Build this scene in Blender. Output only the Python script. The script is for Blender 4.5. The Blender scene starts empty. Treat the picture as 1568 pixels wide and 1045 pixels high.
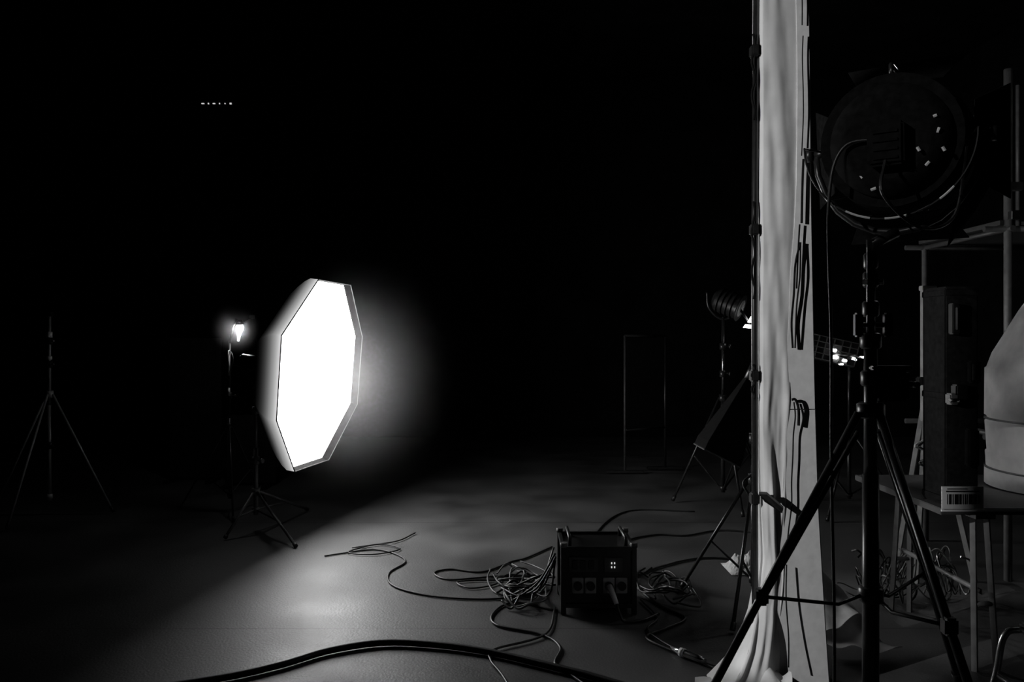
import bpy, bmesh, math, random
from mathutils import Vector, Matrix
random.seed(7)
scene = bpy.context.scene
scene.view_settings.view_transform = 'Standard'
scene.view_settings.look = 'None'
scene.view_settings.exposure = 0
V = Vector

# ------------------------------------------------------------ materials
def mat(name, col, rough=0.5, metal=0.0, emit=0.0, noise=0.0, nscale=8, bump=0.0, spec=0.5, trans=0.0):
    m = bpy.data.materials.new(name); m.use_nodes = True
    nt = m.node_tree; b = nt.nodes['Principled BSDF']
    b.inputs['Base Color'].default_value = (col, col, col, 1)
    b.inputs['Roughness'].default_value = rough
    b.inputs['Metallic'].default_value = metal
    b.inputs['Specular IOR Level'].default_value = spec
    if emit:
        b.inputs['Emission Color'].default_value = (1, 1, 1, 1)
        b.inputs['Emission Strength'].default_value = emit
    tc = nt.nodes.new('ShaderNodeTexCoord')
    if noise or bump:
        n = nt.nodes.new('ShaderNodeTexNoise'); n.inputs['Scale'].default_value = nscale
        n.inputs['Detail'].default_value = 6
        nt.links.new(tc.outputs['Object'], n.inputs['Vector'])
        if noise:
            r = nt.nodes.new('ShaderNodeMapRange')
            r.inputs['From Min'].default_value = 0.3; r.inputs['From Max'].default_value = 0.7
            r.inputs['To Min'].default_value = max(0, col*(1-noise)); r.inputs['To Max'].default_value = min(1, col*(1+noise))
            nt.links.new(n.outputs['Fac'], r.inputs['Value'])
            nt.links.new(r.outputs['Result'], b.inputs['Base Color'])
        if bump:
            bp = nt.nodes.new('ShaderNodeBump'); bp.inputs['Strength'].default_value = bump
            bp.inputs['Distance'].default_value = 0.01
            nt.links.new(n.outputs['Fac'], bp.inputs['Height'])
            nt.links.new(bp.outputs['Normal'], b.inputs['Normal'])
    return m

BLACK = mat('black_metal', 0.014, 0.32, 0.0, noise=0.3, nscale=30)
RUBBER = mat('black_rubber', 0.010, 0.42, noise=0.3, nscale=20)
FABK = mat('black_fabric', 0.008, 0.9, noise=0.4, nscale=40, spec=0.05)
STEEL = mat('brushed_steel', 0.5, 0.25, 1.0, noise=0.2, nscale=40)
GREY = mat('grey_paint', 0.12, 0.45, noise=0.25, nscale=20)
DKGREY = mat('dark_grey_paint', 0.05, 0.5, noise=0.25, nscale=20)
LEGGREY = mat('aluminium_tube', 0.35, 0.4, 0.3, noise=0.2, nscale=20)
PIPING = mat('grey_piping', 0.16, 0.8, noise=0.1, spec=.1)
WHITE = mat('white_plastic', 0.75, 0.4, noise=0.05)
WOOD = mat('pale_wood', 0.30, 0.6, noise=0.35, nscale=12)
DIFF = mat('diffuser_glow', 0.8, 0.9, emit=13.0)
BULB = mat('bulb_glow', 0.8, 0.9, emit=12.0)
HOT = mat('hot_glass_glow', 0.8, 0.9, emit=60.0)
DIM = mat('dim_glow', 0.8, 0.9, emit=0.6)
CLOTH = mat('white_cloth', 0.60, 0.85, noise=0.15, nscale=5, bump=0.3, spec=0.1)
BOARD = mat('white_board', 0.62, 0.7, noise=0.08, nscale=25, bump=0.1, spec=0.2)
DRUM = mat('painted_drum_boards', 0.38, 0.6, noise=0.18, nscale=9, bump=0.25, spec=.3)
DARKCL = mat('dust_sheet', 0.45, 0.9, noise=0.3, nscale=7, bump=0.6, spec=.1)
WALL = mat('black_wall_paint', 0.012, 0.95, noise=0.3, nscale=3, spec=0.0)

# floor
FLOOR = bpy.data.materials.new('studio_floor'); FLOOR.use_nodes = True
nt = FLOOR.node_tree; b = nt.nodes['Principled BSDF']
tc = nt.nodes.new('ShaderNodeTexCoord')
n1 = nt.nodes.new('ShaderNodeTexNoise'); n1.inputs['Scale'].default_value = 1.6; n1.inputs['Detail'].default_value = 9
n2 = nt.nodes.new('ShaderNodeTexNoise'); n2.inputs['Scale'].default_value = 80; n2.inputs['Detail'].default_value = 6
nt.links.new(tc.outputs['Object'], n1.inputs['Vector']); nt.links.new(tc.outputs['Object'], n2.inputs['Vector'])
r1 = nt.nodes.new('ShaderNodeMapRange'); r1.inputs['From Min'].default_value=.3; r1.inputs['From Max'].default_value=.7
r1.inputs['To Min'].default_value=.025; r1.inputs['To Max'].default_value=.075
nt.links.new(n1.outputs['Fac'], r1.inputs['Value'])
sep = nt.nodes.new('ShaderNodeSeparateXYZ'); nt.links.new(tc.outputs['Object'], sep.inputs[0])
def joint(out, off):
    a = nt.nodes.new('ShaderNodeMath'); a.operation='ADD'; a.inputs[1].default_value = off
    nt.links.new(out, a.inputs[0])
    p = nt.nodes.new('ShaderNodeMath'); p.operation='PINGPONG'; p.inputs[1].default_value = 1.22
    nt.links.new(a.outputs[0], p.inputs[0])
    l = nt.nodes.new('ShaderNodeMath'); l.operation='GREATER_THAN'; l.inputs[1].default_value=.005
    nt.links.new(p.outputs[0], l.inputs[0]); return l
jy = joint(sep.outputs['Y'], -4.17+0.0)
mul = nt.nodes.new('ShaderNodeMath'); mul.operation='MULTIPLY'
nt.links.new(r1.outputs[0], mul.inputs[0]); nt.links.new(jy.outputs[0], mul.inputs[1])
nt.links.new(mul.outputs[0], b.inputs['Base Color'])
r2 = nt.nodes.new('ShaderNodeMapRange'); r2.inputs['From Min'].default_value=.3; r2.inputs['From Max'].default_value=.7
r2.inputs['To Min'].default_value=.48; r2.inputs['To Max'].default_value=.62
nt.links.new(n1.outputs['Fac'], r2.inputs['Value']); nt.links.new(r2.outputs[0], b.inputs['Roughness'])
b.inputs['Specular IOR Level'].default_value=.95
bp = nt.nodes.new('ShaderNodeBump'); bp.inputs['Strength'].default_value=.6; bp.inputs['Distance'].default_value=.003
nt.links.new(n2.outputs['Fac'], bp.inputs['Height']); nt.links.new(bp.outputs['Normal'], b.inputs['Normal'])

# ------------------------------------------------------------ mesh builder
def crom(pts, n=8):
    pts = [V(p) for p in pts]
    if len(pts) < 3: return pts
    P = [pts[0]*2-pts[1]] + pts + [pts[-1]*2-pts[-2]]
    out = []
    for i in range(1, len(P)-2):
        a, b_, c, d = P[i-1], P[i], P[i+1], P[i+2]
        for k in range(n):
            t = k/n
            out.append(0.5*((2*b_) + (c-a)*t + (2*a-5*b_+4*c-d)*t*t + (3*b_-a-3*c+d)*t**3))
    out.append(pts[-1]); return out

class B:
    def __init__(s, name):
        s.name = name; s.bm = bmesh.new(); s.mats = []
    def mi(s, m):
        if m not in s.mats: s.mats.append(m)
        return s.mats.index(m)
    def tube(s, pts, r, m, seg=8, smooth=False, n=8):
        pts = crom(pts, n) if smooth else [V(p) for p in pts]
        k = s.mi(m); rings = []
        rr = r if isinstance(r, (list, tuple)) else [r]*len(pts)
        up = None
        for i, p in enumerate(pts):
            d = (pts[min(i+1, len(pts)-1)] - pts[max(i-1, 0)])
            if d.length < 1e-7: d = V((0, 0, 1))
            d.normalize()
            if up is None:
                up = V((0, 0, 1)) if abs(d.z) < .9 else V((1, 0, 0))
            a = d.cross(up)
            if a.length < 1e-4: a = d.orthogonal()
            a.normalize(); c = a.cross(d).normalized(); up = c
            ring = [s.bm.verts.new(p + rr[i]*(math.cos(2*math.pi*j/seg)*a + math.sin(2*math.pi*j/seg)*c)) for j in range(seg)]
            rings.append(ring)
        for i in range(len(rings)-1):
            for j in range(seg):
                f = s.bm.faces.new((rings[i][j], rings[i][(j+1) % seg], rings[i+1][(j+1) % seg], rings[i+1][j]))
                f.material_index = k; f.smooth = seg > 6
        for ring in (rings[0], rings[-1]):
            f = s.bm.faces.new(ring); f.material_index = k
        return s
    def box(s, c, size, m, rot=None, bev=0.0):
        k = s.mi(m); h = V(size)/2; M = rot if rot else Matrix.Identity(3)
        vs = [s.bm.verts.new(V(c) + M @ V((x*h.x, y*h.y, z*h.z))) for x in (-1, 1) for y in (-1, 1) for z in (-1, 1)]
        fs = []
        for q in ((0,1,3,2),(4,6,7,5),(0,4,5,1),(2,3,7,6),(0,2,6,4),(1,5,7,3)):
            f = s.bm.faces.new([vs[i] for i in q]); f.material_index = k; fs.append(f)
        if bev:
            es = list({e for f in fs for e in f.edges})
            bmesh.ops.bevel(s.bm, geom=es, offset=bev, segments=2, affect='EDGES', material=k)
        return s
    def poly(s, pts, m, thick=0.004):
        k = s.mi(m); pts = [V(p) for p in pts]
        nrm = (pts[1]-pts[0]).cross(pts[2]-pts[0]).normalized()*thick/2
        a = [s.bm.verts.new(p+nrm) for p in pts]; c = [s.bm.verts.new(p-nrm) for p in pts]
        fs = [s.bm.faces.new(a), s.bm.faces.new(c[::-1])]
        for i in range(len(pts)):
            j = (i+1) % len(pts); fs.append(s.bm.faces.new((a[i], c[i], c[j], a[j])))
        for f in fs: f.material_index = k
        return s
    def grid(s, rows, m, smooth=True):
        k = s.mi(m)
        vs = [[s.bm.verts.new(p) for p in r] for r in rows]
        for i in range(len(vs)-1):
            for j in range(len(vs[0])-1):
                f = s.bm.faces.new((vs[i][j], vs[i][j+1], vs[i+1][j+1], vs[i+1][j])); f.material_index = k; f.smooth = smooth
        return s
    def done(s, parent=None):
        bmesh.ops.recalc_face_normals(s.bm, faces=s.bm.faces)
        me = bpy.data.meshes.new(s.name); s.bm.to_mesh(me); s.bm.free()
        for m in s.mats: me.materials.append(m)
        o = bpy.data.objects.new(s.name, me); scene.collection.objects.link(o)
        if parent: o.parent = parent
        return o
def empty(name):
    e = bpy.data.objects.new(name, None); scene.collection.objects.link(e); return e

def haze(parent, name, centre, scale, dens, power, aniso):
    hz = bpy.data.materials.new(name+'_volume'); hz.use_nodes = True
    nt = hz.node_tree; nt.nodes.remove(nt.nodes['Principled BSDF'])
    tc = nt.nodes.new('ShaderNodeTexCoord')
    ln = nt.nodes.new('ShaderNodeVectorMath'); ln.operation='LENGTH'; nt.links.new(tc.outputs['Object'], ln.inputs[0])
    mr = nt.nodes.new('ShaderNodeMapRange'); mr.inputs['From Min'].default_value=1.0; mr.inputs['From Max'].default_value=0.05
    mr.inputs['To Min'].default_value=0; mr.inputs['To Max'].default_value=1
    nt.links.new(ln.outputs['Value'], mr.inputs['Value'])
    pw = nt.nodes.new('ShaderNodeMath'); pw.operation='POWER'; pw.inputs[1].default_value=power; nt.links.new(mr.outputs[0], pw.inputs[0])
    ml = nt.nodes.new('ShaderNodeMath'); ml.operation='MULTIPLY'; ml.inputs[1].default_value=dens; nt.links.new(pw.outputs[0], ml.inputs[0])
    sc = nt.nodes.new('ShaderNodeVolumeScatter'); sc.inputs['Anisotropy'].default_value=aniso
    nt.links.new(ml.outputs[0], sc.inputs['Density']); nt.links.new(sc.outputs[0], nt.nodes['Material Output'].inputs['Volume'])
    bm = bmesh.new(); bmesh.ops.create_icosphere(bm, subdivisions=3, radius=1.0)
    me = bpy.data.meshes.new(name); bm.to_mesh(me); bm.free(); me.materials.append(hz)
    ho = bpy.data.objects.new(name, me); ho.location = centre; ho.scale = scale
    scene.collection.objects.link(ho); ho.parent = parent

# ------------------------------------------------------------ room
def room(name, c, size, m):
    B(name).box(c, size, m).done()
X0, X1, Y0, Y1, H = -6.5, 6.5, -3.0, 12.5, 5.6
room('floor', ((X0+X1)/2, (Y0+Y1)/2, -0.05), (X1-X0, Y1-Y0, 0.1), FLOOR)
room('ceiling', ((X0+X1)/2, (Y0+Y1)/2, H+0.05), (X1-X0, Y1-Y0, 0.1), WALL)
room('wall_back', ((X0+X1)/2, Y1+0.05, H/2), (X1-X0, 0.1, H), WALL)
room('wall_front', ((X0+X1)/2, Y0-0.05, H/2), (X1-X0, 0.1, H), WALL)
room('wall_left', (X0-0.05, (Y0+Y1)/2, H/2), (0.1, Y1-Y0, H), WALL)
room('wall_right', (X1+0.05, (Y0+Y1)/2, H/2), (0.1, Y1-Y0, H), WALL)

# ------------------------------------------------------------ generic stand
def stand(o, base, top, hubz, feet, r=0.014, m=BLACK, collars=(), lm=None, braces=True):
    base = V(base); lm = lm or m
    o.tube([base+V((0,0,.12)), base+V((0,0,top*.55))], r*1.25, m, 12)
    o.tube([base+V((0,0,top*.55)), base+V((0,0,top))], r*.9, m, 12)
    o.tube([base+V((0,0,hubz-.03)), base+V((0,0,hubz+.03))], r*2.3, m, 12)
    low = base + V((0,0,.16))
    o.tube([low-V((0,0,.02)), low+V((0,0,.02))], r*2, m, 12)
    for f in feet:
        f = V(f); hub = base+V((0,0,hubz)); d = (f-hub); d2 = V((d.x,d.y,0)).normalized()
        st = hub + d2*r*2
        ft = V((f.x, f.y, r*1.05))
        o.tube([st, ft], r*.75, lm, 8)
        o.tube([ft, ft.lerp(st,.05)], r*1.05, RUBBER, 8)
        if braces: o.tube([low+d2*r*1.5, st.lerp(ft,.55)], r*.5, lm, 6)
    for z in collars:
        c = base+V((0,0,z))
        o.tube([c-V((0,0,.03)), c+V((0,0,.03))], r*1.9, m, 12)
        o.tube([c, c+V((.05,-.02,0))], r*.5, m, 8)
        o.tube([c+V((.05,-.02,0)), c+V((.065,-.025,0))], r*1.3, m, 10)

# ------------------------------------------------------------ octagonal softbox
SB = empty('octagonal_softbox')
o = B('softbox_body')
C = V((-1.520, 6.23, 1.250)); az = math.radians(78.5); ti = math.radians(7.6)
n = V((math.sin(az)*math.cos(ti), -math.cos(az)*math.cos(ti), -math.sin(ti)))
t = V((math.cos(az), math.sin(az), 0)); t.normalize()
u = n.cross(t); u = u if u.z > 0 else -u
R = 0.720/math.cos(math.pi/8)
BOW = [-.05, 0, 0, -.05, .05, 0, 0, .05]
def octa(c, rad):
    return [c + rad*((math.cos(a)+BOW[i])*t + math.sin(a)*u) for i, a in enumerate([math.pi/8+i*math.pi/4 for i in range(8)])]
# halo painted onto the shell as emission, fading away from the diffuser
SHELL = bpy.data.materials.new('shell_halo_glow'); SHELL.use_nodes = True
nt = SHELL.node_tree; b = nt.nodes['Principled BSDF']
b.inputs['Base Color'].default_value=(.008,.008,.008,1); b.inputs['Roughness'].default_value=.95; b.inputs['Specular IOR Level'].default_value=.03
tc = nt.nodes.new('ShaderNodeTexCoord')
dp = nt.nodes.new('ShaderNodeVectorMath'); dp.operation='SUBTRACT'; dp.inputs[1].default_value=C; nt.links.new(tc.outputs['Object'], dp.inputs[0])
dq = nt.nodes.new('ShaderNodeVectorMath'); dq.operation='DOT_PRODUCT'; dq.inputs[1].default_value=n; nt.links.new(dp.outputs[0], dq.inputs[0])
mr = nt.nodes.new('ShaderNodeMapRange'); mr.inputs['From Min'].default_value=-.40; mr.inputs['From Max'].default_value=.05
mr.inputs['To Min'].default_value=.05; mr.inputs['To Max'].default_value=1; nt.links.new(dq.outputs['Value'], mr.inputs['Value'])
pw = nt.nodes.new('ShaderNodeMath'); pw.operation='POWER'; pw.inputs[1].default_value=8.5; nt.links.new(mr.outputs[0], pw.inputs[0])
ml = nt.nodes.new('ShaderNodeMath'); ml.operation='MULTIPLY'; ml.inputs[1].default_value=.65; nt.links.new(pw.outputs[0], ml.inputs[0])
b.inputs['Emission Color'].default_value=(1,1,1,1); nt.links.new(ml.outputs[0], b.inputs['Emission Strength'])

k = o.mi(DIFF); face = octa(C, R*.985)
vs = [o.bm.verts.new(p) for p in face]; f = o.bm.faces.new(vs); f.material_index = k
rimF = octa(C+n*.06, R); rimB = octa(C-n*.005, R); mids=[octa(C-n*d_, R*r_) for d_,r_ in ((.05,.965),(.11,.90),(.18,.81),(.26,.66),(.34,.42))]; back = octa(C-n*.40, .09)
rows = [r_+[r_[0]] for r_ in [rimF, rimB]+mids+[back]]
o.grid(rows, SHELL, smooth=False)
inn = octa(C+n*.06, R*.995); inb = octa(C, R*.985)
o.grid([inn+[inn[0]], inb+[inb[0]]], FABK, smooth=False)
o.tube(rimF+[rimF[0]], .0045, PIPING, 6)
o.tube([C-n*.39, C-n*.43], .11, BLACK, 24)
o.tube([C-n*.43, C-n*.64], .065, BLACK, 20)
o.tube([C-n*.64, C-n*.66], .05, DKGREY, 20)
bx = C-n*.53
pole = V((bx.x, bx.y+.02, 0))
o.box(bx-V((0,0,.11)), (.05,.05,.10), BLACK, bev=.006)
o.tube([bx+V((0,-.05,-.12)), bx+V((0,.07,-.12))], .012, BLACK, 10)
top = bx.z-.14
stand(o, pole, top, .30, [(-1.56,5.78,0), (-1.80,7.05,0), (-2.16,6.02,0)], r=.015, m=GREY, collars=(.55,.95))
o.done(SB)
haze(SB, 'softbox_bloom_haze', C+n*.30, (.95,1.25,1.14), .34, 3.8, .0)  # scatter volume added to imitate lens bloom around the softbox

# ------------------------------------------------------------ small lamp behind the softbox
GL = empty('glass_shade_lamp')
o = B('lamp_body')
p = V((-2.47, 7.0, 0))
stand(o, p, 1.50, .75, [(-2.3,6.60,0), (-2.28,7.4,0), (-2.95,7.10,0)], r=.011, m=BLACK, collars=(1.02,))
o.tube([p+V((0,-.016,1.20)), p+V((0,-.016,1.42))], .008, WHITE, 8)  # white strips paint the lit stretches of the black pole
o.tube([p+V((0,-.018,1.02)), p+V((0,-.018,1.09))], .010, WHITE, 8)
h = V((-2.365, 6.95, 1.64))
o.tube([p+V((0,0,1.48)), p+V((.02,0,1.60)), h+V((-.03,0,.05))], .010, BLACK, 10)
o.tube([h+V((0,0,.045)),h+V((0,0,.02)),h+V((0,0,.0))],[.02,.03,.035], BLACK, 20)
o.tube([h+V((0,0,-.002)),h+V((0,0,-.02)),h+V((-.003,0,-.045)),h+V((-.006,0,-.075)),h+V((-.012,0,-.14))],[.024,.034,.030,.016,.006], HOT, 16)
o.box(h+V((.11,0,.07)), (.05,.012,.03), DKGREY, bev=.003)
o.tube([h,h+V((.11,0,.07))],.006,DKGREY,8)
o.tube([p+V((0,-.01,1.42)), p+V((.04,-.05,1.38)), p+V((.045,-.05,1.32)), p+V((.02,-.02,1.27)), p+V((.0,-.02,1.2))], .006, GREY, 6, True)
o.done(GL)
haze(GL, 'bulb_bloom_haze', h+V((-.04,0,-.03)), (.22,.26,.26), 1.4, 2.4, 0)  # small added scatter ball, imitates the bloom around the bulb

# ------------------------------------------------------------ left tripod stand
o = B('tripod_light_stand')
p = V((-3.99, 6.9, 0))
stand(o, p, 1.72, 1.04, [(-3.45,6.93,0), (-4.62,7.15,0), (-3.98,6.30,0)], r=.014, m=LEGGREY, collars=(), lm=LEGGREY, braces=False)
for z in (1.30,1.50,.6):
    c=p+V((0,0,z)); o.tube([c-V((0,0,.03)),c+V((0,0,.03))],.026,BLACK,12); o.tube([c,c+V((.05,-.02,0))],.009,BLACK,8)
o.tube([p+V((0,0,1.34)), p+V((0,0,1.37))], .022, WHITE, 12)
o.tube([p+V((0,0,1.53)), p+V((0,0,1.58))], .024, WHITE, 12)
o.box(p+V((0,0,1.73)), (.05,.05,.04), BLACK, bev=.005)
o.done()

# dim flats on the left
o = B('black_flat_panel')
for (cx, cy, w, hh) in ((-3.4,8.6,.55,1.5),(-2.7,8.3,.5,.7)):
    o.box((cx,cy,hh/2+.03),(w,.04,hh),BLACK,bev=.004)
    o.box((cx-w*.4,cy,.02),(.05,.5,.04),FABK); o.box((cx+w*.4,cy,.02),(.05,.5,.04),FABK)
o.done()

# ------------------------------------------------------------ framed flat with feet in the background
o = B('rolling_flat_frame')
for x,y in ((1.27,9.0),(1.77,9.25)):
    o.tube([(x,y,.04),(x,y,1.56)], .014, DKGREY if x<1.5 else BLACK, 10)
    o.box((x,y,.03),(.42,.06,.03), BLACK, bev=.006)
o.tube([(1.27,9.0,1.56),(1.77,9.25,1.56)], .014, BLACK, 10)
o.tube([(1.27,9.0,.5),(1.77,9.25,.5)], .014, BLACK, 10)
o.poly([(1.29,9.0,.5),(1.75,9.24,.5),(1.75,9.24,1.53),(1.29,9.0,1.53)], FABK, .01)
o.done()

# ------------------------------------------------------------ ceiling fixture
o = B('ceiling_light_bar')
o.box((-3.3,9,4.17),(.40,.08,.05),BLACK,bev=.005)
for i,w in enumerate((.030,.012,.026,.010,.010,.020)): o.box((-3.46+i*.062,8.955,4.16),(w,.012,.010+.3*w*(i%2)),DIM)
for x in (-3.42,-3.18): o.tube([(x,9,4.19),(x,9,H)],.008,BLACK,6)
o.done()

# ------------------------------------------------------------ power distribution box
o = B('power_distribution_box')
bx0, bx1, by0, by1 = .27, .68, 4.37, 4.74
cx, cy = (bx0+bx1)/2, (by0+by1)/2
o.box((cx,cy,.205),(bx1-bx0-.03,by1-by0-.03,.31),BLACK,bev=.008)
for x in (bx0+.012,bx1-.012):
    for y in (by0+.012,by1-.012):
        o.box((x,y,.190),(.028,.028,.38),RUBBER,bev=.004)
        o.tube([(x,y,.37),(x,y,.395)],.02,GREY,10)
for z in (.05,.362):
    for y in (by0+.012,by1-.012): o.box((cx,y,z),(bx1-bx0,.022,.022),RUBBER,bev=.003)
    for x in (bx0+.012,bx1-.012): o.box((x,cy,z),(.022,by1-by0,.022),RUBBER,bev=.003)
for x in (bx0+.05,bx1-.05):
    o.tube([(x,by0+.06,.36),(x,by0+.06,.41),(x,by1-.06,.41),(x,by1-.06,.36)],.010,RUBBER,8)
fy = by0+.012
o.box((.39,fy,.275),(.16,.012,.08),DKGREY,bev=.002)
for i in range(3): o.box((.345+i*.045,fy-.008,.275),(.03,.01,.05),RUBBER,bev=.002)
o.box((.555,fy,.275),(.10,.012,.08),DKGREY,bev=.002)
for i in range(2):
    for j in range(2): o.box((.545+i*.016,fy-.008,.262+j*.022),(.006,.004,.009),DIM)
for x in (.36,.43,.53,.60):
    o.box((x,fy,.16),(.062,.014,.085),LEGGREY,bev=.003)
    o.tube([(x,fy-.004,.16),(x,fy-.022,.16)],.024,BLACK,16)
o.tube([(.53,fy-.02,.16),(.545,fy-.07,.13),(.56,fy-.10,.09)],[.018,.015,.012],WHITE,12)
o.tube([(.56,fy-.10,.09),(.575,fy-.13,.04),(.60,fy-.14,.012),(.70,fy-.12,.012),(.80,fy-.02,.012)],.009,RUBBER,8,True)
o.done()

# ------------------------------------------------------------ cables
def cable(name, pts, r, m=RUBBER):
    b_ = B(name); b_.tube([(x,y,r+.002) for x,y in pts], r, m, 8, True, 10); return b_.done()
cable('thick_power_cable', [(-2.4,3.15),(-1.75,3.33),(-1.305,3.50),(-1.066,3.65),(-.88,3.82),(-.657,3.92),(-.43,3.91),(-.137,3.82),(.195,3.63),(.42,3.48),(.60,3.3),(.66,2.9)], .017)
o = B('floor_cable_tangle')
def fl(pts, r=.006, z=0.0, m=RUBBER): o.tube([(p[0],p[1],(p[2] if len(p)>2 else r+.001+z)) for p in pts], r, m, 7, True, 8)
fl([(-1.30,5.55),(-1.21,5.61),(-1.0,5.72),(-.84,5.63),(-.72,5.41),(-.79,5.14),(-.72,4.87),(-.474,4.68),(-.166,4.62),(.06,4.68),(.24,4.80)])
fl([(-1.15,5.75),(-.95,5.85),(-.80,5.72),(-.95,5.58),(-1.15,5.62),(-1.05,5.8),(-.85,5.95),(-.75,6.2)],.005,.006)
fl([(.29,5.8),(.1,5.5),(0,5.41),(-.19,5.17),(-.40,5.23),(-.50,5.14),(-.384,5.0),(-.1,5.07),(.25,5.10)])
fl([(.25,4.9),(-.05,4.98),(-.33,4.95),(-.25,4.82),(-.1,4.9),(-.02,5.1),(.2,5.0)],.005,.004)
fl([(.25,4.42),(.02,4.565),(-.097,4.40),(-.082,4.2),(.152,4.06),(.235,3.89),(.2,3.69),(.28,3.54),(.4,3.3)],.007)
fl([(.24,4.46),(.169,4.06),(-.085,3.86),(-.10,3.73),(-.04,3.55),(.05,3.2)],.006,.004)
for i in range(12):
    c0 = V((.05+random.uniform(-.12,.06), 4.75+random.uniform(-.18,.25), 0)); pts=[]
    a0 = random.uniform(0,6.28); rx=random.uniform(.08,.17); ry=random.uniform(.10,.30)
    for j in range(8):
        a=a0+j*.72
        pts.append((min(c0.x+rx*math.cos(a)*random.uniform(.8,1.15),.235), c0.y+ry*math.sin(a)*random.uniform(.8,1.15), .01+random.uniform(0,.06)))
    fl(pts, random.choice([.005,.006,.007]), m=random.choice([RUBBER,RUBBER,DKGREY,GREY]))
for i in range(9):
    fl([(.245,4.55+random.uniform(-.1,.15),random.uniform(.1,.3)),(.17+random.uniform(-.05,.03),4.6+random.uniform(-.1,.1),random.uniform(.06,.15)),(.05+random.uniform(-.1,.1),4.6+random.uniform(-.15,.3),.02)],.006)
for i in range(9):
    c0 = V((.90+random.uniform(-.05,.08), 4.75+random.uniform(-.12,.25), 0)); pts=[]
    a0 = random.uniform(0,6.28); rx=random.uniform(.08,.14); ry=random.uniform(.12,.3)
    for j in range(9):
        a=a0+j*.65
        pts.append((max(c0.x+rx*math.cos(a),.72), c0.y+ry*math.sin(a), .01+random.uniform(0,.05)))
    fl(pts,.006)
fl([(.74,4.9),(.83,4.51),(.93,4.3),(.8,4.15),(.676,4.02),(.77,3.85),(.89,3.69),(.95,3.6)],.008)
fl([(.74,4.6),(.78,4.3),(.70,4.1),(.85,3.75),(.97,3.62)],.006,.004)
fl([(.5,5.2),(.8,5.9),(1.1,6.15),(1.33,6.13),(1.7,6.3),(2.2,6.0)],.007)
fl([(.5,4.9),(.6,6.0),(1.0,7.0),(1.6,7.0)],.006)
fl([(.72,5.0),(1.0,5.3),(1.35,5.5),(1.8,5.35)],.007)
o.done()
o = B('cable_connector')
o.tube([(.77,3.85,.022),(.80,3.80,.022),(.86,3.73,.022),(.89,3.69,.022)],[.012,.018,.018,.012],STEEL,12)
o.tube([(.80,3.80,.022),(.815,3.782,.022)],.021,WHITE,12)
o.done()

# ------------------------------------------------------------ cloth wrapped flat (white column)
o = B('cloth_wrapped_flat')
def lerp_tab(tab, z):
    for (z0,a),(z1,b_) in zip(tab, tab[1:]):
        if z0 <= z <= z1: return a+(b_-a)*(z-z0)/(z1-z0)
    return tab[-1][1]
Lt = [(0,.86),(.04,.90),(.10,.955),(.18,1.0),(.3,1.045),(.42,1.07),(.55,1.085),(1.0,1.07),(3.6,1.065)]
Rt = [(0,1.365),(.3,1.345),(.8,1.315),(1.3,1.30),(2.1,1.285),(3.6,1.27)]
Dt = [(0,1.15),(.15,1.15),(.6,1.167),(1.1,1.19),(1.4,1.197),(1.8,1.213),(2.1,1.238),(2.65,1.243),(3.6,1.225)]
from mathutils import noise as N
rows=[]; nz=260; nu=30
for i in range(nz+1):
    z = 3.55*i/nz; a=lerp_tab(Lt,z)+.006*N.noise(V((9,1,z*3))); d=lerp_tab(Dt,z)+.008*N.noise(V((5,0,z*5))); row=[]
    lowk = .42+1.7*max(0,1.7-z)/1.7
    for j in range(nu+1):
        s=j/nu; x=a+(d-a)*s
        fold = (.012*N.noise(V((s*2.4+z*.6, 0, z*.6))) + .006*N.noise(V((s*4+z*1.8, 3, z*2.0))) + .004*N.noise(V((s*5,7,z*6))))*lowk
        y = 3.43+fold*1.6 - .006*math.sin(math.pi*s) + (.02 if s>.97 else 0) + (.03 if s==0 else 0)
        if z<.35: y -= (.35-z)*.45*(1-s)
        row.append(V((x,y,z+.004)))
    rows.append(row)
o.grid(rows, CLOTH)
rows2=[]
for i in range(0,nz+1,2):
    p=rows[i][0]; q=rows[i][-1]
    rows2.append([p, V((p.x+.01,3.58,p.z)), V((q.x,3.60,p.z))])
o.grid(rows2, CLOTH)
def board(z0,z1):
    k=o.mi(BOARD); secs=[]
    for i in range(13):
        z=z0+(z1-z0)*i/12; a=lerp_tab(Dt,z)-.02; r_=lerp_tab(Rt,z); y=3.425
        secs.append([V((a,y,z)),V((r_-.006,y,z)),V((r_,y+.006,z)),V((r_,3.60,z)),V((a,3.60,z)),V((a,y,z))])
    o.grid(secs, BOARD, smooth=False)
    for sct in (secs[0],secs[-1]):
        f=o.bm.faces.new([o.bm.verts.new(p) for p in sct[:-1]]); f.material_index=k
board(.005,1.205); board(1.209,3.55)
rows=[]
for i in range(18):
    s=i/17; row=[]
    for j in range(18):
        w=j/17
        x=.80+.34*s; y=3.18+.36*w
        z=.006+ (.05+.10*s)*abs(N.noise(V((x*9,y*9,1))))+.08*s*s
        row.append(V((x+.03*N.noise(V((y*8,0,2))),y,z)))
    rows.append(row)
o.grid(rows, CLOTH)
def tie(pts,r=.005): o.tube(pts, r, FABK, 6, True, 6)
yy=3.405
tie([(1.228,yy,1.92),(1.205,yy-.005,1.83),(1.198,yy-.005,1.70),(1.190,yy,1.58),(1.195,yy,1.47)],.0045)
tie([(1.228,yy,1.92),(1.224,yy-.005,1.78),(1.210,yy-.005,1.65),(1.205,yy,1.47)],.0035)
tie([(1.19,yy,1.25),(1.205,yy-.005,1.25),(1.218,yy-.005,1.21),(1.220,yy,1.14)],.006)
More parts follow.
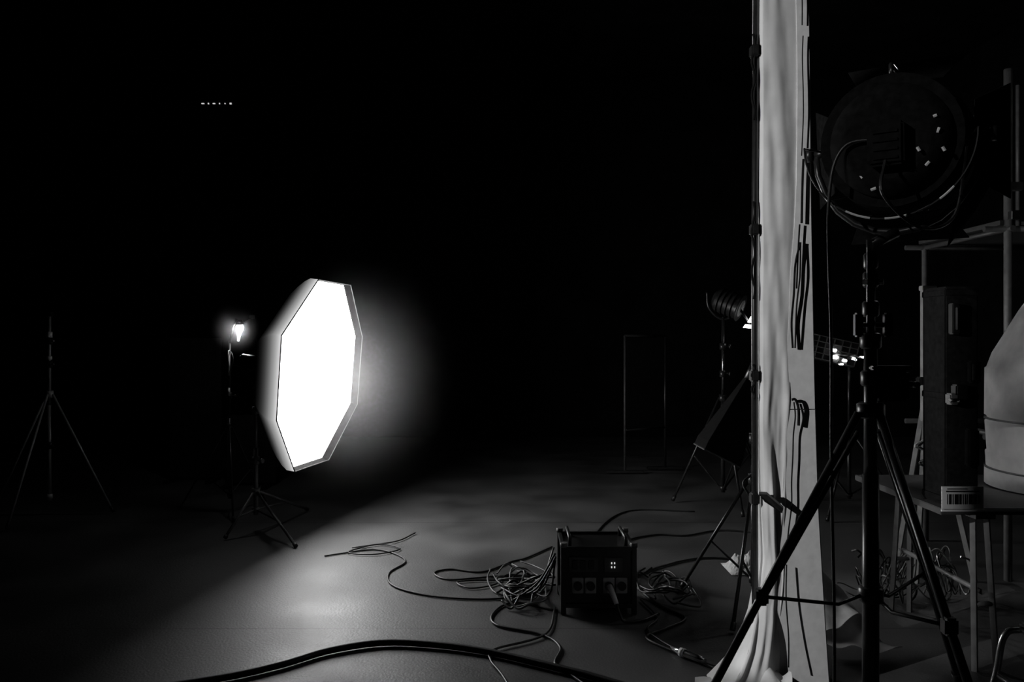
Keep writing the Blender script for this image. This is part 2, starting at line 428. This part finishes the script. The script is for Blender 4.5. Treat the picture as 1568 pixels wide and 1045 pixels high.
tie([(1.20,yy,1.24),(1.204,yy-.005,1.18),(1.198,yy,1.10),(1.195,yy,1.0),(1.19,yy,.9),(1.19,yy,.80),(1.178,yy,.70),(1.17,yy,.62)],.003)
tie([(1.165,yy-.01,.55),(1.160,yy-.02,.4),(1.167,yy-.03,.25),(1.16,yy-.05,.13)],.003)
random.seed(5)
zz=3.45
while zz>1.95:
    L_=random.uniform(.10,.28); bx_=random.uniform(-.004,.004); pts=[(lerp_tab(Dt,z_)+bx_+random.uniform(-.003,.004),yy+.003,z_) for z_ in (zz,zz-L_*.4,zz-L_)]
    tie(pts,random.choice([.0025,.0035,.005])); zz-=L_*random.uniform(.95,1.3)
o.tube([(1.052,3.46,0.0),(1.048,3.46,1.8),(1.062,3.46,3.55)],.014,BLACK,12)
for z0,z1 in ((2.82,2.45),(2.10,1.68),(1.4,1.25)):
    pts=[(1.036+.007*math.sin(k_*1.7),3.435,z0+(z1-z0)*k_/9) for k_ in range(10)]
    tie(pts,.005)
for z in (2.75,1.98,1.35,.82): o.box((1.045,3.45,z),(.035,.05,.05),BLACK,bev=.006)
o.poly([(1.04,3.37,.86),(1.07,3.36,.86),(1.14,3.36,.80),(1.135,3.36,.78),(1.06,3.36,.83)],BLACK,.02)
o.done()

o = B('dust_sheet')
rows=[]
for i in range(24):
    s=i/23; row=[]
    for j in range(24):
        w=j/23; x=1.40+.42*w-.1*s; y=3.72+.55*s
        z=.01+.62*max(0,s-.25)*(1-.7*w)+.06*(1+N.noise(V((x*8,y*6,3))))
        row.append(V((x,y+.05*N.noise(V((x*10,1,z*4))),z)))
    rows.append(row)
o.grid(rows, DARKCL)
o.done()
o = B('crumpled_rag')
rows=[]
for i in range(16):
    row=[]
    for j in range(16):
        s,w=i/15,j/15; e=math.sin(math.pi*s)*math.sin(math.pi*w)
        x=1.40+.26*s; y=5.1+.28*w
        row.append(V((x,y,.006+e*(.06+.12*abs(N.noise(V((x*14,y*14,0))))))))
    rows.append(row)
o.grid(rows, CLOTH, False); o.done()

# ------------------------------------------------------------ stand with folded softbox (left of column)
o = B('folded_softbox_stand')
p=V((1.36,4.5,0))
stand(o,p,1.45,.72,[(1.02,4.82,0),(1.13,4.10,0),(1.60,4.70,0)],r=.014,collars=(.95,1.2))
apex=V((1.32,4.44,1.28)); end=V((1.14,4.38,.92)); a=(end-apex).normalized()
sd=V((0,1,0)); up_=a.cross(sd).normalized()
def q(c,w,h_): return [c+sd*w+up_*h_,c-sd*w+up_*h_,c-sd*w-up_*h_,c+sd*w-up_*h_]
A=q(apex,.03,.03); E=q(end,.12,.105); E2=q(end+a*.05,.12,.105)
o.grid([A+[A[0]],E+[E[0]],E2+[E2[0]]],FABK,False)
o.poly(q(end+a*.01,.115,.10),FABK,.004)
o.tube(E2+[E2[0]],.005,DKGREY,6)
o.tube([apex,apex-a*.12],.035,BLACK,14)
o.box(apex-a*.03+V((.03,.03,0)),(.05,.05,.06),BLACK,bev=.005)
o.tube([(1.30,4.42,.95),(1.34,4.40,.80),(1.28,4.42,.72),(1.30,4.40,.66),(1.36,4.45,.60)],.007,RUBBER,6,True)
o.done()

o = B('spotlight_on_stand')
p=V((1.925,7.3,0))
stand(o,p,1.72,.98,[(1.49,7.42,0),(1.95,6.75,0),(2.40,7.5,0)],r=.016,collars=(1.2,1.45))
o.tube([p+V((-.004,-.016,1.05)),p+V((-.004,-.016,1.5))],.009,STEEL,8)
o.tube([(1.78,7.3,1.95),(1.80,7.3,1.80),(1.925,7.3,1.70),(2.08,7.3,1.78),(2.10,7.3,1.9)],.012,BLACK,8,True)
ax=V((.75,-.45,-.35)).normalized(); c=V((1.97,7.28,1.84))
o.tube([c-ax*.14,c-ax*.10,c+ax*.10,c+ax*.12],[.07,.11,.11,.125],BLACK,24)
o.tube([c+ax*.121,c+ax*.124],.08,GREY,24)
for k_ in range(4): o.tube([c-ax*(.08-.045*k_),c-ax*(.07-.045*k_)],.12,BLACK,24)
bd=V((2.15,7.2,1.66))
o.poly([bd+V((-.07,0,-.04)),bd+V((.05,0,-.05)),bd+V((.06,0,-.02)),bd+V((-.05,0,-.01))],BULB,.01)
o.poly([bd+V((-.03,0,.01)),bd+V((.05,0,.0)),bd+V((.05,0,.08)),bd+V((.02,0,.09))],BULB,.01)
o.tube([c+ax*.1,bd+V((0,0.03,0))],.012,BLACK,8)
o.done()

o = B('egg_crate_lamp')
p=V((2.95,7.0,0))
stand(o,p,1.30,.7,[(2.6,6.6,0),(2.8,7.5,0),(3.45,7.0,0)],r=.014)
M=Matrix.Rotation(math.radians(14),3,'Y')@Matrix.Rotation(math.radians(-20),3,'Z')
cc=V((2.80,6.98,1.42))
o.box(cc+V((0,.05,0)),(.42,.06,.22),BLACK,rot=M,bev=.005)
for i in range(7): o.box(cc+M@V((-.20+i*.066,0,0)),(.010,.05,.20),STEEL,rot=M)
for i in range(5): o.box(cc+M@V((0,0,-.10+i*.05)),(.40,.05,.008),STEEL,rot=M)
for i in range(6):
    for j in range(4):
        if random.random()<.6: o.box(cc+M@V((-.17+i*.066,.022,-.08+j*.05)),(.035,.01,.022),DIM,rot=M)
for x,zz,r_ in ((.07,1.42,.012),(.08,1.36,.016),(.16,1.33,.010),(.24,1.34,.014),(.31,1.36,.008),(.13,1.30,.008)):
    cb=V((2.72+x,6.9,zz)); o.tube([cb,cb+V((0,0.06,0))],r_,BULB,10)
o.tube([(2.76,6.93,1.40),(3.1,6.93,1.34)],.01,BLACK,8)
o.done()

# ------------------------------------------------------------ big lamp on crank stand
o = B('large_studio_lamp')
p=V((1.345,3.0,0))
o.tube([p+V((0,0,.10)),p+V((0,0,1.0))],.030,BLACK,16)
o.tube([p+V((0,0,1.0)),p+V((0,0,1.50))],.024,BLACK,16)
o.tube([p+V((0,0,1.50)),p+V((0,0,1.88))],.016,BLACK,16)
o.tube([p+V((-.018,-.017,1.55)),p+V((-.018,-.017,1.85))],.004,STEEL,6)
for z,r in ((1.24,.05),(1.36,.036),(1.50,.038),(1.62,.03),(1.73,.028),(1.80,.026),(.55,.045),(.15,.045)):
    o.tube([p+V((0,0,z-.03)),p+V((0,0,z-.022)),p+V((0,0,z+.022)),p+V((0,0,z+.03))],[r*.8,r,r,r*.8],BLACK,16)
o.box(p+V((.075,0,1.335)),(.12,.07,.12),BLACK,bev=.012)
o.box(p+V((.06,-.01,1.40)),(.15,.08,.015),BLACK,bev=.004)
o.tube([p+V((.13,-.03,1.34)),p+V((.13,-.09,1.34))],.012,STEEL,10)
for sx in (-1,1):
    o.tube([p+V((sx*.02,0,1.56)),p+V((sx*.06,-.02,1.56))],.010,BLACK,8)
    o.box(p+V((sx*.055,-.02,1.56)),(.03,.03,.09),BLACK,bev=.006)
    o.tube([p+V((sx*.02,-.02,1.72)),p+V((sx*.035,-.03,1.72))],.012,STEEL,8)
for f in ((.60,2.88),(1.50,2.36),(1.92,3.42)):
    F=V((f[0],f[1],.018)); d=V((F.x-p.x,F.y-p.y,0)).normalized(); st=p+V((0,0,1.23))+d*.05
    o.tube([st,F],.015,BLACK,10)
    o.tube([st+V((0,0,-.07)),st.lerp(F,.55)+V((0,0,-.02))],.010,BLACK,8)
    o.tube([F.lerp(st,.06),F],.022,RUBBER,10)
    j=st.lerp(F,.55); o.tube([p+V((0,0,.55))+d*.03,p.lerp(j,.3)+V((0,0,.35)),j],.007,BLACK,8)
    o.box(j,(.045,.045,.06),BLACK,bev=.008)
hc=V((1.45,3.02,2.24)); ax=V((.52,.80,.10)).normalized()
side=ax.cross(V((0,0,1))).normalized(); upv=side.cross(ax).normalized()
yk=[]
for i in range(13):
    a=math.pi+math.pi*i/12; yk.append(hc+side*(.29*math.cos(a))+V((0,0,.33*math.sin(a))))
o.tube(yk,.013,BLACK,8)
o.tube([p+V((0,0,1.86)),yk[6]],[.02,.02],BLACK,12)
rr=.25
o.tube([hc-ax*.22,hc-ax*.18,hc-ax*.02,hc-ax*.0,hc+ax*.10,hc+ax*.13],[.14,.20,.235,rr,rr,rr+.012],FABK,36)
for k_ in range(4): o.tube([hc-ax*(.16-.04*k_),hc-ax*(.152-.04*k_)],.238,FABK,36)
o.tube([hc+ax*.128,hc+ax*.134],.23,GREY,36)
MR=Matrix((side,ax,upv)).transposed()
o.box(hc-ax*.24-upv*.02,(.12,.07,.15),FABK,rot=MR,bev=.01)
for k_ in range(4): o.box(hc-ax*.278+upv*(-.07+.03*k_),(.08,.006,.008),FABK,rot=MR)
o.tube([hc-ax*.28-upv*.08,hc-ax*.34-upv*.2,hc-ax*.2-upv*.32+side*.1,hc-ax*.1-upv*.28+side*.2,hc-ax*.15-upv*.05+side*.24],.006,RUBBER,6,True)
def prof(r_): return .222 if r_<.14 else (.19 if r_<.2 else (.10 if r_<.235 else .02))
# white studs painted in as glints on the housing
for s_,v_,l_,tilt in ((-.20,.13,.012,0),(-.165,.165,.026,.2),(.16,.01,.018,1.2),(.175,-.056,.016,-1.1),(.10,-.05,.016,-1.1),(.125,-.10,.018,.8),(-.09,-.12,.016,-1),(-.05,-.17,.018,.3),(.20,.12,.018,.9),(.15,.06,.012,.3)):
    r_=math.hypot(s_,v_); c=hc+side*s_+upv*v_-ax*(prof(r_)+.018); d_=(side*math.cos(tilt)+upv*math.sin(tilt))*l_
    o.tube([c-d_*.5,c+d_*.5],.0055,WHITE,6); o.tube([c,c+ax*.05],.004,BLACK,6)
for a0,a1,m_ in ((215,232,STEEL),(240,258,WHITE),(268,283,WHITE),(290,298,STEEL),(306,318,WHITE)):  # bright arc pieces standing in for glints along the lower rim
    ring=[hc-ax*.24+(side*math.cos(math.radians(a0+(a1-a0)*i/8))+upv*math.sin(math.radians(a0+(a1-a0)*i/8)))*(rr+.03) for i in range(9)]
    o.tube(ring,.004,m_,6)
guard=[hc-ax*.236+(side*math.cos(math.radians(180+i*6))+upv*math.sin(math.radians(180+i*6)))*(rr+.03) for i in range(31)]
o.tube(guard,.0035,BLACK,6)
for a_ in (180,225,270,315,360):
    rd=side*math.cos(math.radians(a_))+upv*math.sin(math.radians(a_)); o.tube([hc-ax*.236+rd*(rr+.03),hc+rd*(rr-.005)],.004,BLACK,6)
for s_ in (-1,1):
    o.tube([hc+side*s_*.24,hc+side*s_*.30],.016,BLACK,12); o.tube([hc+side*s_*.30,hc+side*s_*.325],.028,BLACK,12)
fc=hc+ax*.14
for v1,v2 in ((upv,side),(-upv,side),(side,upv),(-side,upv)):
    b0=fc+v1*.25; b1=fc+v1*.36+ax*.18
    o.poly([b0-v2*.15,b0+v2*.15,b1+v2*.22,b1-v2*.22],FABK,.004)
o.poly([(1.66,3.05,1.86),(1.76,3.05,1.99),(1.87,3.02,2.20),(1.72,3.05,2.08)],BLACK,.004)
o.tube([(1.62,3.05,2.10),(1.72,3.05,2.08)],.006,BLACK,6)
o.tube([hc+upv*.23-ax*.1,hc+upv*.28-ax*.1,hc+upv*.28+ax*.06,hc+upv*.25+ax*.06],.008,BLACK,8)
o.tube([hc-ax*.24,(1.20,2.90,2.20),(1.16,2.93,2.0),(1.185,2.97,1.5),(1.19,2.98,1.0),(1.20,2.98,.5),(1.20,2.98,.1),(1.16,2.9,.01),(1.0,2.8,.01)],.006,RUBBER,8,True)
o.done()

# ------------------------------------------------------------ wooden stand, scaffold
o = B('wooden_easel')
x,y=2.60,5.0
for dx in (-.030,.030): o.box((x+dx,y,1.42),(.020,.04,.84),WOOD,bev=.003)
o.box((x,y+.002,1.83),(.09,.05,.03),WOOD,bev=.003); o.box((x,y,1.25),(.13,.06,.05),BLACK,bev=.006)
o.tube([(x,y,1.25),(x-.10,y-.05,.0)],.020,WOOD,4); o.tube([(x,y,1.25),(x+.28,y-.02,.0)],.020,WOOD,4); o.tube([(x,y,1.25),(x+.05,y+.5,.0)],.020,WOOD,4)
random.seed(9)
pts=[(x-.05+random.uniform(-.05,.05),y-.08,.50+.035*k_) for k_ in range(14)]
o.tube(pts,.008,STEEL,6,True)
o.tube([(a_+.03*random.uniform(-1,1),b_,c_) for a_,b_,c_ in pts],.007,WHITE,6,True)
o.done()
o = B('scaffold_tower')
for sx,sy in ((3.10,5.0),(3.10,6.0),(4.3,5.0),(4.3,6.0)): o.tube([(sx,sy,0),(sx,sy,3.2)],.024,GREY,12)
o.tube([(3.16,5.0,2.22),(3.16,5.0,3.10)],.012,GREY,10)
for z in (2.20,.9):
    for yy_ in (5.0,6.0): o.tube([(2.95,yy_,z),(4.35,yy_,z)],.018,DKGREY,10)
    for xx in (3.1,4.3): o.tube([(xx,4.95,z),(xx,6.05,z)],.018,DKGREY,10)
o.box((3.7,5.5,2.24),(1.3,1.0,.03),DKGREY)
o.tube([(3.1,5.0,3.05),(2.78,4.98,2.83)],.010,GREY,8); o.box((3.12,4.97,2.46),(.09,.06,.05),BLACK,bev=.006)
o.box((3.12,4.97,2.28),(.07,.06,.06),STEEL,bev=.006)
o.done()

# ------------------------------------------------------------ trestle table, dark case and slatted drum
o = B('trestle_table')
o.box((2.63,4.03,.735),(1.42,.90,.03),DKGREY,bev=.003)
o.box((2.63,3.578,.742),(1.42,.006,.010),WHITE)  # white strip paints the light catching the front edge
for x in (2.15,3.15):
    for y,s_ in ((3.68,-1),(4.38,1)):
        o.tube([(x-.03,y,.72),(x-.05,y+s_*.05,0)],.016,GREY,4); o.tube([(x+.03,y,.72),(x+.05,y+s_*.05,0)],.016,GREY,4)
    o.box((x,4.03,.705),(.09,.80,.03),GREY); o.tube([(x,3.66,.35),(x,4.40,.35)],.012,GREY,8)
    for y in (3.65,4.41): o.tube([(x-.045,y,.3),(x+.045,y,.3)],.012,GREY,8)
o.done()
o = B('equipment_case')
o.box((2.035,3.72,1.25),(.15,.20,.995),FABK,bev=.006)
for z in (.78,1.25,1.72): o.box((2.035,3.72,z),(.156,.206,.03),FABK,bev=.003)
o.box((1.99,3.60,1.60),(.035,.04,.14),BLACK,bev=.004); o.box((1.99,3.578,1.60),(.008,.008,.10),GREY,bev=.002)
o.box((2.08,3.60,1.36),(.045,.04,.10),BLACK,bev=.006); o.box((2.065,3.578,1.36),(.008,.008,.07),GREY)
o.box((1.975,3.59,1.24),(.04,.05,.05),GREY,bev=.006); o.box((2.01,3.59,1.27),(.06,.05,.07),BLACK,bev=.006); o.tube([(1.95,3.565,1.235),(1.99,3.565,1.235)],.010,STEEL,8)
o.box((2.07,3.60,1.02),(.05,.04,.17),BLACK,bev=.006)
o.done()
o = B('slatted_drum')
dc=V((2.87,4.04,0)); prof_=[(.757,.420),(.84,.420),(.845,.412),(.92,.416),(.925,.408),(1.08,.418),(1.085,.408),(1.11,.408),(1.115,.420),(1.36,.418),(1.365,.410),(1.44,.385),(1.54,.330),(1.66,.265),(1.76,.20),(1.80,.12)]
o.tube([dc+V((0,0,z)) for z,_ in prof_],[r_ for _,r_ in prof_],DRUM,40)
for z in (.845,1.098): o.tube([dc+V((0,0,z-.004)),dc+V((0,0,z+.004))],.4215,DKGREY,40)
o.tube([dc+V((0,0,1.79)),dc+V((0,0,1.84))],.09,BLACK,20)
for a_,z in ((215,1.30),(222,1.0),(250,1.15)):
    aa=math.radians(a_); o.box(dc+V((.425*math.cos(aa),.425*math.sin(aa),z)),(.03,.03,.06),BLACK,bev=.004)
aa=math.radians(236); R3=Matrix.Rotation(math.radians(-35),3,'Y'); o.box(dc+V((.44*math.cos(aa),.44*math.sin(aa),1.02)),(.15,.04,.06),BLACK,rot=R3,bev=.004)
o.done()
o = B('barcode_label')
o.box((2.01,3.570,.800),(.185,.006,.10),WHITE)
random.seed(3)
xx=1.94
while xx<2.085:
    w=random.choice([.002,.003,.005]); o.box((xx+w/2,3.5665,.794),(w,.002,.045),RUBBER); xx+=w+random.choice([.002,.004,.006])
o.box((2.01,3.5665,.829),(.15,.002,.006),RUBBER); o.box((1.985,3.5665,.840),(.09,.002,.004),RUBBER)
o.done()

# ------------------------------------------------------------ clutter behind the table
o = B('coiled_cable_pile')
random.seed(11)
for i in range(30):
    c0=V((2.30+random.uniform(-.30,.25),4.62+random.uniform(-.08,.10),0)); pts=[]; a0=random.uniform(0,6)
    rx=random.uniform(.05,.12); ry=random.uniform(.04,.08); hz_=random.uniform(.05,.30)
    for j in range(8): a=a0+j*.75; pts.append((c0.x+rx*math.cos(a),c0.y+ry*math.sin(a),.012+hz_*abs(math.sin(a*.8+i))))
    o.tube(pts,random.choice([.004,.006]),random.choice([RUBBER,RUBBER,STEEL,GREY]),6,True,6)
o.done()
o = B('tubular_stool')
for y in (3.05,3.35):
    o.tube([(2.0,y,.014),(2.03,y,.12),(2.06,y,.26),(2.13,y,.29),(2.35,y,.27),(2.52,y,.24),(2.56,y,.12),(2.58,y,.014)],.014,STEEL,10,True)
o.tube([(2.13,3.05,.29),(2.13,3.35,.29)],.012,STEEL,8); o.tube([(2.45,3.05,.26),(2.45,3.35,.26)],.012,STEEL,8)
o.tube([(2.03,3.05,.10),(2.03,3.35,.10)],.010,STEEL,8)
o.box((2.30,3.2,.31),(.34,.34,.03),BLACK,bev=.01)
o.done()

# ------------------------------------------------------------ column spotlight, and unseen flats added to narrow its beam
L=V((-3.2,.9,2.4)); T=V((1.19,3.43,0)); dd=(V((T.x,T.y,0))-V((L.x,L.y,0))); dist=dd.length; dd.normalize(); pp=V((dd.y,-dd.x,0))
Rz=Matrix.Rotation(math.atan2(pp.y,pp.x),3,'Z')
o = B('black_flat_panel')
cB=V((L.x,L.y,0))+dd*1.0
g1,g2=-.052,.045
o.box(cB+pp*(g1-.35)+V((0,0,1.6)),(.70,.02,3.2),FABK,rot=Rz)
o.box(cB+pp*(g2+.35)+V((0,0,1.6)),(.70,.02,3.2),FABK,rot=Rz)
o.box(cB-dd*.025+V((0,0,.965)),(.30,.02,1.93),FABK,rot=Rz)
o.done()

def spot(name, loc, tgt, power, ang, blend=.4, size=.1):
    l=bpy.data.lights.new(name,'SPOT'); l.energy=power; l.spot_size=math.radians(ang); l.spot_blend=blend; l.shadow_soft_size=size
    ob=bpy.data.objects.new(name,l); ob.location=loc; ob.rotation_euler=(V(tgt)-V(loc)).to_track_quat('-Z','Y').to_euler(); scene.collection.objects.link(ob); return ob
spot('column_spotlight',L,(T.x,T.y,1.7),700,64,.15,.012)
spot('drum_spotlight',(2.9,2.1,2.0),(2.74,3.65,1.22),105,32,.9,.05)
spot('rear_rim_fill',(4.8,7.5,4.6),(1.8,3.4,1.2),45,50,.8,.15)  # added unseen fill, gives rim glints on the right-hand gear
spot('head_glint_fill',(-2.0,1.2,3.6),(1.53,3.0,2.20),170,11.5,.5,.03)  # added unseen fill aimed at the lamp head for glints
spot('clutter_fill',(1.2,5.6,1.6),(2.25,4.5,.1),20,40,.8,.04)  # added fill to brighten the cable pile, no actual lamp there

w=bpy.data.worlds.new('studio_dark'); scene.world=w; w.use_nodes=True
bg=w.node_tree.nodes['Background']; bg.inputs[0].default_value=(0,0,0,1); bg.inputs[1].default_value=0

cam=bpy.data.cameras.new('camera'); cam.sensor_width=36; cam.lens=28.125; cam.clip_end=100
co=bpy.data.objects.new('camera',cam); co.location=(0,0,1.5); co.rotation_euler=(math.radians(90),0,0)
scene.collection.objects.link(co); scene.camera=co
